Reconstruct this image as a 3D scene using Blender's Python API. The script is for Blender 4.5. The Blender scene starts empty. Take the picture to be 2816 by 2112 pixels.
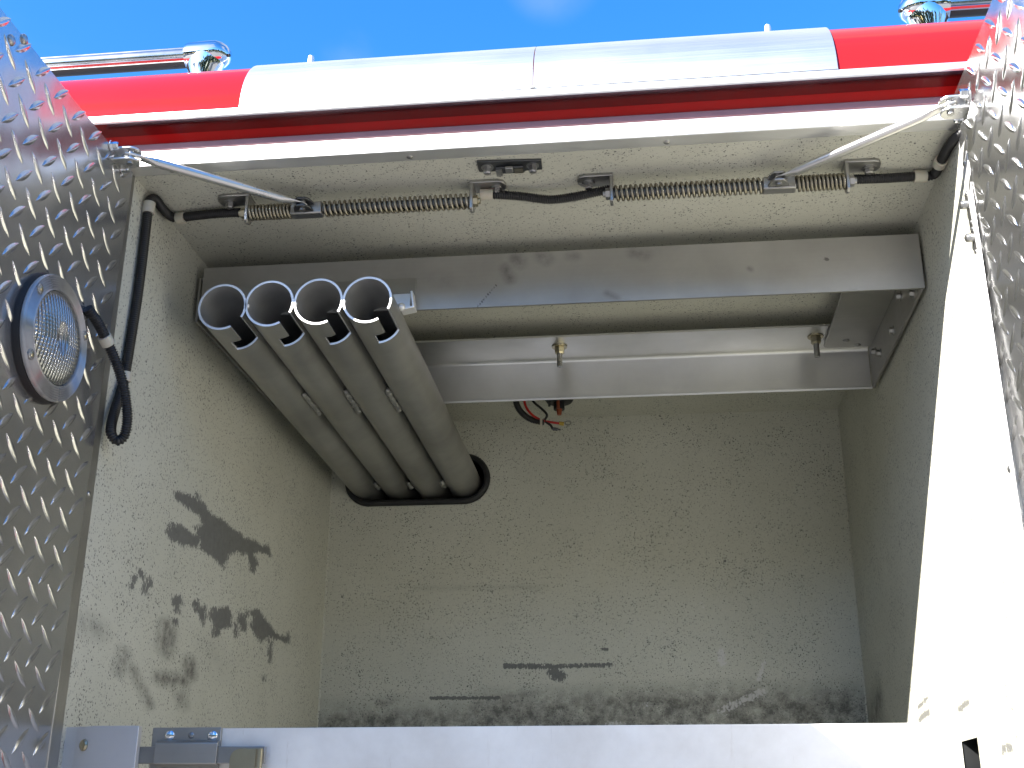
import bpy, math, random
import numpy as np
from mathutils import Vector, Matrix

random.seed(7)
scene = bpy.context.scene
COL = scene.collection
R = math.radians

# ------------------------------------------------------------------ camera
cam_d = bpy.data.cameras.new('camera')
cam = bpy.data.objects.new('camera', cam_d)
COL.objects.link(cam)
cam_d.sensor_width = 36.0
cam_d.lens = 41.86
cam_d.clip_start = 0.02
cam_d.clip_end = 500.0
right = Vector((0.99334927, 0.11505201, 0.00450227))
up = Vector((0.03597582, -0.34728206, 0.93707039))
fwd = Vector((-0.10937539, 0.93067621, 0.34911147))
cam.matrix_world = Matrix(((right.x, up.x, -fwd.x, 0.13818), (right.y, up.y, -fwd.y, -1.37296),
                           (right.z, up.z, -fwd.z, -0.84201), (0, 0, 0, 1)))
scene.camera = cam

# ------------------------------------------------------------------ sky, sun, exposure
SUN_TRAVEL = Vector((0.735, 0.68, -0.62)).normalized()
to_sun = -SUN_TRAVEL
elev = math.asin(to_sun.z)
azim = math.atan2(to_sun.x, to_sun.y)
world = bpy.data.worlds.new('World')
scene.world = world
world.use_nodes = True
wt = world.node_tree
wn = wt.nodes
wn.clear()
w_out = wn.new('ShaderNodeOutputWorld')
w_bg = wn.new('ShaderNodeBackground')
w_sky = wn.new('ShaderNodeTexSky')
w_sky.sky_type = 'NISHITA'
w_sky.sun_disc = False
w_sky.sun_elevation = elev
w_sky.sun_rotation = azim
w_sky.air_density = 1.0
w_sky.dust_density = 0.45
w_sky.ozone_density = 3.0
w_bg.inputs['Strength'].default_value = 0.095
CLX, CLY = 3.0, 1.0
# thin wisps of cloud, denser round one direction over the roof
w_co = wn.new('ShaderNodeTexCoord')
w_no = wn.new('ShaderNodeTexNoise')
w_no.inputs['Scale'].default_value = 9.0
w_no.inputs['Detail'].default_value = 8.0
w_no.inputs['Roughness'].default_value = 0.55
w_dot = wn.new('ShaderNodeVectorMath'); w_dot.operation = 'DOT_PRODUCT'
w_dot.inputs[1].default_value = Vector((-0.060, 0.768, 0.637)).normalized()
w_mr = wn.new('ShaderNodeMapRange'); w_mr.interpolation_type = 'SMOOTHSTEP'
w_mr.inputs[1].default_value = 0.9989; w_mr.inputs[2].default_value = 1.0
w_mr2 = wn.new('ShaderNodeMapRange')
w_mr2.inputs[1].default_value = 0.30; w_mr2.inputs[2].default_value = 0.75
w_mul = wn.new('ShaderNodeMath'); w_mul.operation = 'MULTIPLY'
w_mul2 = wn.new('ShaderNodeMath'); w_mul2.operation = 'MULTIPLY'; w_mul2.inputs[1].default_value = 0.22
w_mix = wn.new('ShaderNodeMix'); w_mix.data_type = 'RGBA'
w_mix.inputs[7].default_value = (2.4, 2.6, 2.8, 1)
L = wt.links.new
L(w_co.outputs['Generated'], w_no.inputs['Vector'])
L(w_co.outputs['Generated'], w_dot.inputs[0])
L(w_dot.outputs['Value'], w_mr.inputs[0])
L(w_no.outputs['Fac'], w_mr2.inputs[0])
L(w_mr.outputs[0], w_mul.inputs[0]); L(w_mr2.outputs[0], w_mul.inputs[1])
L(w_mul.outputs[0], w_mul2.inputs[0])
w_n2 = wn.new('ShaderNodeTexNoise')
w_n2.inputs['Scale'].default_value = 1.7; w_n2.inputs['Detail'].default_value = 7.0; w_n2.inputs['Distortion'].default_value = 0.4
w_mp = wn.new('ShaderNodeMapping'); w_mp.inputs['Location'].default_value = (CLX, CLY, 0)
w_mp.inputs['Scale'].default_value = (1, 1, 1.7)
L(w_co.outputs['Generated'], w_mp.inputs['Vector']); L(w_mp.outputs[0], w_n2.inputs['Vector'])
w_mr3 = wn.new('ShaderNodeMapRange'); w_mr3.interpolation_type = 'SMOOTHSTEP'
w_mr3.inputs[1].default_value = 0.47; w_mr3.inputs[2].default_value = 0.68; w_mr3.inputs[4].default_value = 0.62
L(w_n2.outputs['Fac'], w_mr3.inputs[0])
w_max = wn.new('ShaderNodeMath'); w_max.operation = 'MAXIMUM'
L(w_mul2.outputs[0], w_max.inputs[0]); L(w_mr3.outputs[0], w_max.inputs[1])
L(w_max.outputs[0], w_mix.inputs[0])
w_hsv = wn.new('ShaderNodeHueSaturation'); w_hsv.inputs['Saturation'].default_value = 1.34
w_hsv.inputs['Hue'].default_value = 0.506
L(w_sky.outputs[0], w_hsv.inputs['Color'])
L(w_hsv.outputs[0], w_mix.inputs[6])
L(w_mix.outputs[2], w_bg.inputs['Color'])
L(w_bg.outputs[0], w_out.inputs['Surface'])

sun_d = bpy.data.lights.new('sun', 'SUN')
sun_d.energy = 4.6
sun_d.angle = R(0.53)
sun_d.color = (1.0, 0.955, 0.88)
sun = bpy.data.objects.new('sun', sun_d)
COL.objects.link(sun)
sun.rotation_euler = SUN_TRAVEL.to_track_quat('-Z', 'Y').to_euler()
sun.location = (-6, -6, 6)

vs = scene.view_settings
vs.view_transform = 'Standard'
vs.look = 'None'
vs.exposure = 2.22
vs.gamma = 1.0
vs.use_curve_mapping = False

# ------------------------------------------------------------------ mesh builder
ORG = {}

def frame(d):
    d = Vector(d).normalized()
    a = Vector((0, 0, 1)) if abs(d.z) < 0.9 else Vector((1, 0, 0))
    u = d.cross(a).normalized()
    return u, d.cross(u).normalized(), d

class Mb:
    def __init__(s):
        s.v = []; s.f = []
    def add(s, vs_, fs):
        o = len(s.v)
        s.v += [tuple(p) for p in vs_]
        s.f += [tuple(i + o for i in f) for f in fs]
        return s
    def box(s, x0, x1, y0, y1, z0, z1):
        v = [(x, y, z) for z in (z0, z1) for y in (y0, y1) for x in (x0, x1)]
        return s.add(v, [(0, 2, 3, 1), (4, 5, 7, 6), (0, 1, 5, 4), (2, 6, 7, 3), (0, 4, 6, 2), (1, 3, 7, 5)])
    def prism(s, prof, axis, a0, a1):
        """closed 2D outline pushed along an axis"""
        n = len(prof)
        def P(q, a):
            return {'x': (a, q[0], q[1]), 'y': (q[0], a, q[1]), 'z': (q[0], q[1], a)}[axis]
        v = [P(q, a0) for q in prof] + [P(q, a1) for q in prof]
        f = [(i, (i + 1) % n, n + (i + 1) % n, n + i) for i in range(n)]
        f += [tuple(range(n - 1, -1, -1)), tuple(range(n, 2 * n))]
        return s.add(v, f)
    def cyl(s, p0, p1, r, n=16, r2=None, caps=True):
        p0 = Vector(p0); p1 = Vector(p1); r2 = r if r2 is None else r2
        u, w, d = frame(p1 - p0)
        v = []
        for p, q in ((p0, r), (p1, r2)):
            for i in range(n):
                a = 2 * math.pi * i / n
                v.append(p + u * (q * math.cos(a)) + w * (q * math.sin(a)))
        f = [(i, (i + 1) % n, n + (i + 1) % n, n + i) for i in range(n)]
        if caps:
            f += [tuple(range(n - 1, -1, -1)), tuple(range(n, 2 * n))]
        return s.add(v, f)
    def lathe(s, prof, org, d, n=24, capend=True):
        """prof: (radius, height) pairs along direction d"""
        org = Vector(org); u, w, d = frame(d)
        v = []; f = []
        for r, h in prof:
            for i in range(n):
                a = 2 * math.pi * i / n
                v.append(org + d * h + u * (r * math.cos(a)) + w * (r * math.sin(a)))
        for k in range(len(prof) - 1):
            for i in range(n):
                j = (i + 1) % n
                f.append((k * n + i, k * n + j, (k + 1) * n + j, (k + 1) * n + i))
        if capend:
            f.append(tuple(range(n - 1, -1, -1)))
            k = (len(prof) - 1) * n
            f.append(tuple(range(k, k + n)))
        return s.add(v, f)
    def sweep(s, path, rad, n=10, closed=False, caps=True, section=None):
        P = [Vector(p) for p in path]; m = len(P)
        T = []
        for i in range(m):
            a = P[(i - 1) % m] if (closed or i > 0) else P[i]
            b = P[(i + 1) % m] if (closed or i < m - 1) else P[i]
            T.append((b - a).normalized())
        u, w, _ = frame(T[0])
        v = []; f = []
        for i in range(m):
            t = T[i]
            u = (u - t * u.dot(t)).normalized(); w = t.cross(u)
            r = rad(i) if callable(rad) else rad
            for k in range(n):
                a = 2 * math.pi * k / n
                v.append(P[i] + u * (r * math.cos(a)) + w * (r * math.sin(a)))
        for i in range(m if closed else m - 1):
            for k in range(n):
                a = i * n; b = ((i + 1) % m) * n; l = (k + 1) % n
                f.append((a + k, a + l, b + l, b + k))
        if caps and not closed:
            f.append(tuple(range(n - 1, -1, -1))); f.append(tuple(range((m - 1) * n, m * n)))
        return s.add(v, f)
    def hexbolt(s, p, d, r, h, washer=True):
        p = Vector(p); d = Vector(d).normalized()
        q = p
        if washer:
            s.cyl(p, p + d * (0.25 * r), r * 1.45, 18); q = p + d * (0.25 * r)
        s.cyl(q, q + d * (h * 0.8), r, 6)
        s.cyl(q + d * (h * 0.8), q + d * h, r * 0.93, 6, r * 0.72)
        return s
    def screw(s, p, d, r):
        """domed screw head"""
        s.lathe([(r, 0), (r * .98, r * .18), (r * .8, r * .38), (r * .45, r * .5), (r * .12, r * .53)], p, d, 16)
        return s
    def sheet(s, line, th, axis, a0, a1):
        """bent strip: open 2D line of thickness th pushed along an axis"""
        pts = [Vector(p) for p in line]; n = len(pts); off = []
        for i in range(n):
            a = (pts[i] - pts[i - 1]).normalized() if i > 0 else None
            b = (pts[i + 1] - pts[i]).normalized() if i < n - 1 else None
            if a is None: a = b
            if b is None: b = a
            na = Vector((-a.y, a.x)); nb = Vector((-b.y, b.x))
            m = (na + nb).normalized()
            off.append(pts[i] + m * (th / max(0.3, m.dot(na))))
        return s.prism([tuple(p) for p in pts] + [tuple(p) for p in reversed(off)], axis, a0, a1)
    def map(s, fn):
        s.v = [tuple(fn(p)) for p in s.v]
        return s
    def build(s, name, mat, parent=None, bevel=0.0, label=None, kind=None, sharp=32, seg=2):
        me = bpy.data.meshes.new(name)
        o3 = ORG.get(parent.name, Vector((0, 0, 0))) if parent else Vector((0, 0, 0))
        me.from_pydata([(p[0] - o3.x, p[1] - o3.y, p[2] - o3.z) for p in s.v], [], s.f)
        me.validate()
        me.materials.append(mat)
        me.polygons.foreach_set('use_smooth', [True] * len(me.polygons))
        me.set_sharp_from_angle(angle=R(sharp))
        me.update()
        ob = bpy.data.objects.new(name, me)
        COL.objects.link(ob)
        if parent:
            ob.parent = parent
        ORG[ob.name] = o3
        if bevel:
            b = ob.modifiers.new('bevel', 'BEVEL'); b.width = bevel; b.segments = seg
            b.limit_method = 'ANGLE'; b.angle_limit = R(40)
        if label: ob['label'] = label
        if kind: ob['kind'] = kind
        return ob

def fixn(ob):
    """make normals consistent"""
    import bmesh
    bm = bmesh.new(); bm.from_mesh(ob.data)
    bmesh.ops.recalc_face_normals(bm, faces=bm.faces)
    bm.to_mesh(ob.data); bm.free()
    return ob

def thing(name, loc, label, cat, group=None):
    o = bpy.data.objects.new(name, None)
    o.empty_display_size = 0.05
    COL.objects.link(o)
    o.location = loc
    ORG[o.name] = Vector(loc)
    o['label'] = label; o['category'] = cat
    if group: o['group'] = group
    return o

def spline(pts, step=0.0013):
    """Catmull-Rom through the points, resampled at an even step"""
    P = [np.array(p, float) for p in pts]
    P = [2 * P[0] - P[1]] + P + [2 * P[-1] - P[-2]]
    out = []
    for i in range(1, len(P) - 2):
        for t in np.linspace(0, 1, 40, endpoint=False):
            a, b, c, d = P[i - 1], P[i], P[i + 1], P[i + 2]
            out.append(0.5 * (2 * b + (c - a) * t + (2 * a - 5 * b + 4 * c - d) * t * t + (3 * b - a - 3 * c + d) * t ** 3))
    out.append(P[-2])
    out = np.array(out)
    s = np.concatenate([[0], np.cumsum(np.linalg.norm(np.diff(out, axis=0), axis=1))])
    n = max(4, int(s[-1] / step))
    q = np.linspace(0, s[-1], n)
    return np.stack([np.interp(q, s, out[:, k]) for k in range(3)], 1)

# ------------------------------------------------------------------ materials
class Mat:
    def __init__(s, name):
        s.m = bpy.data.materials.new(name); s.m.use_nodes = True
        s.t = s.m.node_tree; s.n = s.t.nodes
        s.b = s.n['Principled BSDF']
        s.co = None
    def set(s, **k):
        for a, b in k.items():
            s.b.inputs[a.replace('_', ' ')].default_value = b
        return s
    def link(s, a, b): s.t.links.new(a, b)
    def coord(s):
        if s.co is None:
            s.co = s.n.new('ShaderNodeNewGeometry').outputs['Position']
        return s.co
    def scaled(s, sc, rot=None):
        mp = s.n.new('ShaderNodeMapping')
        mp.inputs['Scale'].default_value = sc
        if rot: mp.inputs['Rotation'].default_value = rot
        s.link(s.coord(), mp.inputs['Vector'])
        return mp.outputs[0]
    def noise(s, scale, detail=4, rough=0.5, vec=None, dist=0.0):
        nd = s.n.new('ShaderNodeTexNoise')
        nd.inputs['Scale'].default_value = scale; nd.inputs['Detail'].default_value = detail
        nd.inputs['Roughness'].default_value = rough; nd.inputs['Distortion'].default_value = dist
        s.link(vec if vec is not None else s.coord(), nd.inputs['Vector'])
        return nd.outputs['Fac']
    def mrange(s, x, a, b, c=0.0, d=1.0, smooth=False):
        nd = s.n.new('ShaderNodeMapRange')
        if smooth: nd.interpolation_type = 'SMOOTHSTEP'
        for i, v in enumerate((a, b, c, d)): nd.inputs[i + 1].default_value = v
        s.link(x, nd.inputs[0]); return nd.outputs[0]
    def math(s, op, a, b=None, clamp=False):
        nd = s.n.new('ShaderNodeMath'); nd.operation = op; nd.use_clamp = clamp
        for i, v in enumerate((a, b)):
            if v is None: continue
            if isinstance(v, (int, float)): nd.inputs[i].default_value = v
            else: s.link(v, nd.inputs[i])
        return nd.outputs[0]
    def mix(s, fac, a, b):
        nd = s.n.new('ShaderNodeMix'); nd.data_type = 'RGBA'
        for i, v in ((0, fac), (6, a), (7, b)):
            if isinstance(v, (int, float)): nd.inputs[i].default_value = v
            elif isinstance(v, tuple): nd.inputs[i].default_value = (*v, 1)
            else: s.link(v, nd.inputs[i])
        return nd.outputs[2]
    def attr(s, name):
        nd = s.n.new('ShaderNodeAttribute'); nd.attribute_name = name
        return nd.outputs['Fac']
    def bump(s, h, strength=0.2, dist=0.001):
        nd = s.n.new('ShaderNodeBump')
        nd.inputs['Strength'].default_value = strength; nd.inputs['Distance'].default_value = dist
        s.link(h, nd.inputs['Height']); s.link(nd.outputs[0], s.b.inputs['Normal'])
        return s

def speckled(name, stains=False):
    m = Mat(name)
    vor = m.n.new('ShaderNodeTexVoronoi'); vor.inputs['Scale'].default_value = 320.0
    # bend the coordinates so that specks come out as short ragged dashes
    nz = m.n.new('ShaderNodeTexNoise'); nz.inputs['Scale'].default_value = 260.0; nz.inputs['Detail'].default_value = 2
    m.link(m.coord(), nz.inputs['Vector'])
    sub = m.n.new('ShaderNodeVectorMath'); sub.operation = 'SUBTRACT'; sub.inputs[1].default_value = (.5, .5, .5)
    m.link(nz.outputs['Color'], sub.inputs[0])
    scl = m.n.new('ShaderNodeVectorMath'); scl.operation = 'SCALE'; scl.inputs['Scale'].default_value = 0.006
    m.link(sub.outputs[0], scl.inputs[0])
    add = m.n.new('ShaderNodeVectorMath'); add.operation = 'ADD'
    m.link(m.coord(), add.inputs[0]); m.link(scl.outputs[0], add.inputs[1])
    m.link(add.outputs[0], vor.inputs['Vector'])
    sep = m.n.new('ShaderNodeSeparateColor'); m.link(vor.outputs['Color'], sep.inputs[0])
    rad = m.mrange(sep.outputs[0], 0.05, 1.0, 0.03, 0.45)
    dens = m.mrange(m.noise(14, 3), 0.35, 0.7, 0.75, 1.25)
    rad = m.math('MULTIPLY', rad, dens)
    spk = m.mrange(m.math('SUBTRACT', rad, vor.outputs['Distance']), -0.03, 0.05, 0, 1)
    v2 = m.n.new('ShaderNodeTexVoronoi'); v2.inputs['Scale'].default_value = 92.0
    m.link(add.outputs[0], v2.inputs['Vector'])
    sep2 = m.n.new('ShaderNodeSeparateColor'); m.link(v2.outputs['Color'], sep2.inputs[0])
    r2 = m.mrange(sep2.outputs[1], 0.5, 1.0, 0.0, 0.13)
    spk2 = m.mrange(m.math('SUBTRACT', r2, v2.outputs['Distance']), -0.01, 0.02, 0, 1)
    tone = m.mrange(sep.outputs[2], 0, 1, 0.3, 0.9)
    speck = m.math('MAXIMUM', m.math('MULTIPLY', spk, tone), spk2)
    base = m.mix(m.mrange(m.noise(5, 5, .6), .3, .7), (0.49, 0.485, 0.41), (0.55, 0.545, 0.47))
    fine = m.mrange(m.noise(900, 2), .35, .7, 0.88, 1.05)
    hsv = m.n.new('ShaderNodeHueSaturation'); m.link(base, hsv.inputs['Color']); m.link(fine, hsv.inputs['Value'])
    col = m.mix(speck, hsv.outputs[0], (0.035, 0.037, 0.045))
    if stains:
        st = m.attr('stain')
        n1 = m.noise(95, 9, .72)
        n2 = m.noise(300, 4, .65, vec=m.scaled((1, 1, .3)))
        thr = m.math('ADD', m.mrange(n1, .3, .7, -.30, .30), m.mrange(n2, .3, .7, -.34, .34))
        k = m.math('ADD', st, m.math('MULTIPLY', thr, m.mrange(st, 0.0, .3, 0, 1)))
        k = m.mrange(k, 0.36, 0.46, 0, .93)
        sc = m.mix(m.mrange(n1, .3, .7), (0.10, 0.10, 0.097), (0.145, 0.145, 0.138))
        col = m.mix(k, col, sc)
        sm = m.attr('smudge')
        ks = m.math('MULTIPLY', m.math('MINIMUM', m.math('MULTIPLY', sm, 1.5), 1.0), m.mrange(m.noise(40, 8, .75), .32, .6, .12, 1.0))
        col = m.mix(m.math('MULTIPLY', ks, .9), col, (0.075, 0.07, 0.062))
        ch = m.attr('chip')
        kc = m.mrange(m.math('ADD', ch, m.math('MULTIPLY', m.mrange(m.noise(170, 4), .2, .8, -.45, .45), m.mrange(ch, 0, .2))), .45, .65, 0, .7)
        col = m.mix(kc, col, (0.60, 0.58, 0.57))
    m.link(col, m.b.inputs['Base Color'])
    m.set(Roughness=0.55, Specular_IOR_Level=0.35)
    m.bump(m.noise(420, 3, .6), 0.12, 0.0006)
    return m.m

def metal(name, col, rough, metallic=1.0, grain=None, grime=0.25, bump=0.0, wavy=0.0, gdir=(4, 400, 400), rvar=0.08, coat=0.0):
    m = Mat(name)
    g = m.noise(6, 6, .6)
    c2 = tuple(x * (1 - grime) for x in col)
    cc = m.mix(m.mrange(g, .3, .72), c2, col)
    m.link(cc, m.b.inputs['Base Color'])
    m.set(Metallic=metallic)
    rr = m.mrange(m.noise(9, 5, .6), .3, .7, rough - rvar, rough + rvar)
    h = None
    if grain:
        gn = m.noise(1.0, 3, .6, vec=m.scaled(gdir))
        rr = m.math('ADD', rr, m.mrange(gn, .3, .7, -grain, grain))
        h = gn
        m.bump(gn, bump, 0.0004)
    elif wavy:
        m.bump(m.noise(7, 2, .4), wavy, 0.02)
    m.link(rr, m.b.inputs['Roughness'])
    if coat: m.set(Coat_Weight=coat, Coat_Roughness=0.05)
    return m.m

def plain(name, col, rough=0.5, metallic=0.0, var=0.15, **k):
    m = Mat(name)
    c2 = tuple(x * (1 - var) for x in col)
    m.link(m.mix(m.mrange(m.noise(30, 5, .6), .3, .7), c2, col), m.b.inputs['Base Color'])
    m.set(Roughness=rough, Metallic=metallic, **k)
    return m.m

M = {}
M['liner'] = speckled('speckled_coating')
M['liner_st'] = speckled('speckled_coating_worn', True)
M['alu'] = metal('mill_aluminium', (0.74, 0.74, 0.73), 0.42, 1.0, grain=0.05, bump=0.05, grime=.2, gdir=(3, 500, 500))
M['alu_lit'] = metal('satin_aluminium_lit', (0.82, 0.82, 0.81), 0.46, 0.9, grain=0.04, bump=0.04, grime=.06, gdir=(3, 350, 350))  # paler copy of the aluminium, sunlight put into its colour
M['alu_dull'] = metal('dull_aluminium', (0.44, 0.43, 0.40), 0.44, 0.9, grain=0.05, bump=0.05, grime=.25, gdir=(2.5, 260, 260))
def smudged(name, col, rough):
    m = Mat(name)
    gn = m.noise(1.0, 3, .6, vec=m.scaled((2.5, 260, 260)))
    c = m.mix(m.mrange(m.noise(7, 6, .6), .3, .72), tuple(x * .76 for x in col), col)
    ks = m.math('MULTIPLY', m.attr('smudge'), m.mrange(m.noise(60, 6, .7), .3, .65, .2, 1.0))
    c = m.mix(m.math('MULTIPLY', ks, .7), c, (0.10, 0.098, 0.095))
    c = m.mix(m.mrange(m.math('ADD', m.attr('stain'), m.mrange(m.noise(200, 3), .3, .7, -.15, .15)), .35, .6, 0, .75), c, (0.09, 0.085, 0.08))
    m.link(c, m.b.inputs['Base Color'])
    m.set(Metallic=.72)
    m.link(m.math('ADD', m.mrange(gn, .3, .7, rough - .05, rough + .05), m.math('MULTIPLY', ks, .15)), m.b.inputs['Roughness'])
    m.bump(gn, .05, .0004)
    return m.m
M['beam'] = smudged('smudged_aluminium', (0.46, 0.45, 0.425), .47)
M['tube'] = metal('raw_tube_aluminium', (0.42, 0.415, 0.39), 0.42, 0.75, grime=.38, rvar=.06)
M['tube_cut'] = metal('cut_aluminium', (0.85, 0.85, 0.84), 0.45, 0.6, grime=.15, rvar=.08)
def scuffed_panel():
    m = Mat('scuffed_panel')
    big = m.mrange(m.noise(5.5, 6, .65), .35, .65)
    c = m.mix(big, (0.68, 0.65, 0.59), (0.86, 0.84, 0.79))
    fine = m.mrange(m.noise(1.0, 6, .75, vec=m.scaled((60, 60, 9), (0, .5, 0))), .60, .72)
    c = m.mix(m.math('MULTIPLY', fine, m.mrange(m.noise(4, 2), .5, .62)), c, (0.42, 0.33, 0.23))
    c = m.mix(m.mrange(m.noise(1.0, 3, .6, vec=m.scaled((420, 420, 14), (0, -.35, 0))), .70, .76, 0, .4), c, (0.45, 0.43, 0.40))
    m.link(c, m.b.inputs['Base Color'])
    m.set(Metallic=.2)
    m.link(m.mrange(big, 0, 1, .52, .34), m.b.inputs['Roughness'])
    m.bump(m.noise(9, 3, .5), .12, .01)
    return m.m
M['panel'] = scuffed_panel()
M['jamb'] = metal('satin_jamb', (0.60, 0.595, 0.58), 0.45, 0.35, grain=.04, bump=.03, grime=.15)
M['cover'] = metal('brushed_cover', (0.72, 0.72, 0.72), 0.40, 0.95, grain=.03, bump=.04, grime=.03, rvar=.02, gdir=(3, 350, 350))
M['tread'] = metal('bright_treadplate', (0.66, 0.655, 0.645), 0.21, 0.88, grime=.25, wavy=0.25, rvar=.06)
M['tread_sun'] = metal('sunlit_treadplate', (0.66, 0.66, 0.665), 0.21, 0.96, grime=.2, wavy=0.2, rvar=.06)  # copy of the treadplate, tuned for the door in full sun
M['bore'] = metal('lightened_bore', (0.58, 0.58, 0.57), 0.40, 0.62, grime=.5, rvar=.1)  # paler than the pipe outside, brightening the dim insides by colour
M['chrome'] = metal('chrome', (0.82, 0.83, 0.84), 0.08, 1.0, grime=.08, rvar=.02)
M['rail'] = metal('bright_rail', (0.62, 0.62, 0.60), 0.16, 1.0, grime=.4, rvar=.08)
M['polished'] = metal('shaded_polish', (0.40, 0.38, 0.37), 0.16, 1.0, grime=.2, rvar=.05)  # dark colour paints the shade and dim reflection under the drip rail
M['zinc'] = metal('zinc_plate', (0.47, 0.465, 0.45), 0.34, 0.95, grime=.4, rvar=.1)
M['zincy'] = metal('yellow_zinc', (0.52, 0.47, 0.33), 0.36, 0.95, grime=.4, rvar=.1)
M['spring'] = metal('spring_wire', (0.42, 0.385, 0.30), 0.35, 0.95, grime=.45, rvar=.1)
M['rod'] = metal('rod_steel', (0.76, 0.755, 0.74), 0.30, 1.0, grime=.2, rvar=.08)
M['dark_steel'] = metal('dark_steel', (0.13, 0.135, 0.14), 0.36, 0.9, grime=.3)
M['black'] = plain('black_plastic', (0.009, 0.009, 0.010), 0.5)
M['rubber'] = plain('black_rubber', (0.010, 0.010, 0.011), 0.6)
M['void'] = plain('dark_cavity', (0.012, 0.012, 0.012), 0.9)  # near-black colour paints the darkness of the hollows
M['nylon'] = plain('nylon_clip', (0.50, 0.47, 0.39), 0.4, Subsurface_Weight=0.15)
M['pinkish'] = plain('pinkish_strip', (0.19, 0.105, 0.13), 0.45)
M['wire_red'] = plain('red_wire', (0.45, 0.012, 0.010), 0.4)
M['yellow'] = plain('yellow_sleeve', (0.5, 0.34, 0.05), 0.4)
M['copper'] = plain('copper_coil', (0.35, 0.09, 0.04), 0.4, 0.5)
M['ground'] = None
m = Mat('red_paint')
m.link(m.mix(m.mrange(m.noise(3, 4), .3, .7), (0.31, 0.008, 0.008), (0.35, 0.010, 0.009)), m.b.inputs['Base Color'])
m.set(Roughness=0.5, Specular_IOR_Level=0.0, Coat_Weight=0.8, Coat_Roughness=0.03)
M['red'] = m.m
m = Mat('lens_clear')
m.set(Base_Color=(0.27, 0.275, 0.275, 1), Metallic=0.8, Roughness=0.2, Coat_Weight=0.8, Coat_Roughness=0.03)
M['lens'] = m.m
m = Mat('bezel_clear')
m.link(m.mix(m.mrange(m.noise(60, 4), .3, .7), (0.30, 0.30, 0.30), (0.40, 0.40, 0.395)), m.b.inputs['Base Color'])
m.set(Roughness=0.25, Metallic=0.45, Coat_Weight=0.5)
M['bezel'] = m.m
m = Mat('paving')
pv = m.mix(m.mrange(m.noise(2.2, 8, .65), .3, .7), (0.15, 0.150, 0.147), (0.23, 0.229, 0.224))
m.link(m.mix(m.mrange(m.noise(240, 3), .35, .65), pv, (0.12, 0.12, 0.118)), m.b.inputs['Base Color'])
m.set(Roughness=0.85); m.bump(m.noise(180, 4), .4, .004)
M['ground'] = m.m

# ------------------------------------------------------------------ setting: the paved yard
H = 0.55          # half width of the compartment
D = 1.094         # its depth
ZF = -0.93        # its floor
g = Mb(); g.add([(-60, -60, -2.3), (60, -60, -2.3), (60, 60, -2.3), (-60, 60, -2.3)], [(0, 1, 2, 3)])
go = g.build('ground', M['ground'], kind='structure')

m = Mat('foliage')
m.link(m.mix(m.mrange(m.noise(1.3, 6, .7), .3, .7), (0.022, 0.040, 0.014), (0.065, 0.095, 0.032)), m.b.inputs['Base Color'])
m.set(Roughness=0.7)
M['leaf'] = m.m
rt = random.Random(3)
tl = Mb()
for k in range(46):
    az = R(180 + (k - 22.5) * 4.4)
    rr = rt.uniform(24, 31)
    cx, cy, hh = rr * math.sin(az), rr * math.cos(az), rt.uniform(6.5, 10.5)
    tl.cyl((cx, cy, -2.3), (cx, cy, -2.3 + hh * .6), .22, 7, .10)
    for q in range(26):
        ph = rt.uniform(0, 2 * math.pi); rad = rt.uniform(0, 2.6); zz = -2.3 + hh * rt.uniform(.16, 1.0)
        c = Vector((cx + rad * math.cos(ph), cy + rad * math.sin(ph), zz))
        b_ = rt.uniform(.5, 1.15)
        pts = []
        for e_ in range(5):
            el = -math.pi / 2 + math.pi * e_ / 4
            for a_ in range(7):
                an = 2 * math.pi * a_ / 7
                r_ = b_ * rt.uniform(.65, 1.2)
                pts.append(c + Vector((r_ * math.cos(el) * math.cos(an), r_ * math.cos(el) * math.sin(an), r_ * math.sin(el))))
        tl.add(pts, [(e_ * 7 + a_, e_ * 7 + (a_ + 1) % 7, (e_ + 1) * 7 + (a_ + 1) % 7, (e_ + 1) * 7 + a_) for e_ in range(4) for a_ in range(7)])
tlo = tl.build('tree_line', M['leaf'], kind='stuff')
tlo['label'] = 'row of leafy trees across the yard, mirrored in the truck'
tlo['category'] = 'trees'

# ------------------------------------------------------------------ the truck
truck = thing('fire_truck', (0, 1.0, -2.3), 'red fire truck body around the open speckled equipment compartment', 'fire truck')

def wall_grid(name, o, u, v, nu, nv, fields=None, skip=None, label=None, mat='liner_st', parent=None):
    o = np.array(o, float); u = np.array(u, float); v = np.array(v, float)
    a = np.linspace(0, 1, nu + 1); b = np.linspace(0, 1, nv + 1)
    A, B = np.meshgrid(a, b, indexing='ij')
    P = o + A[..., None] * u + B[..., None] * v
    P = P.reshape(-1, 3)
    mb = Mb(); mb.v = [tuple(p) for p in P]
    for i in range(nu):
        for j in range(nv):
            k = i * (nv + 1) + j
            if skip is not None:
                c = o + u * ((i + .5) / nu) + v * ((j + .5) / nv)
                if skip(c): continue
            mb.f.append((k, k + nv + 1, k + nv + 2, k + 1))
    ob = mb.build(name, M[mat], parent or truck, label=label)
    for an, fn in (fields or {}).items():
        at = ob.data.attributes.new(an, 'FLOAT', 'POINT')
        at.data.foreach_set('value', fn(P).astype(np.float32))
    return ob

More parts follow.
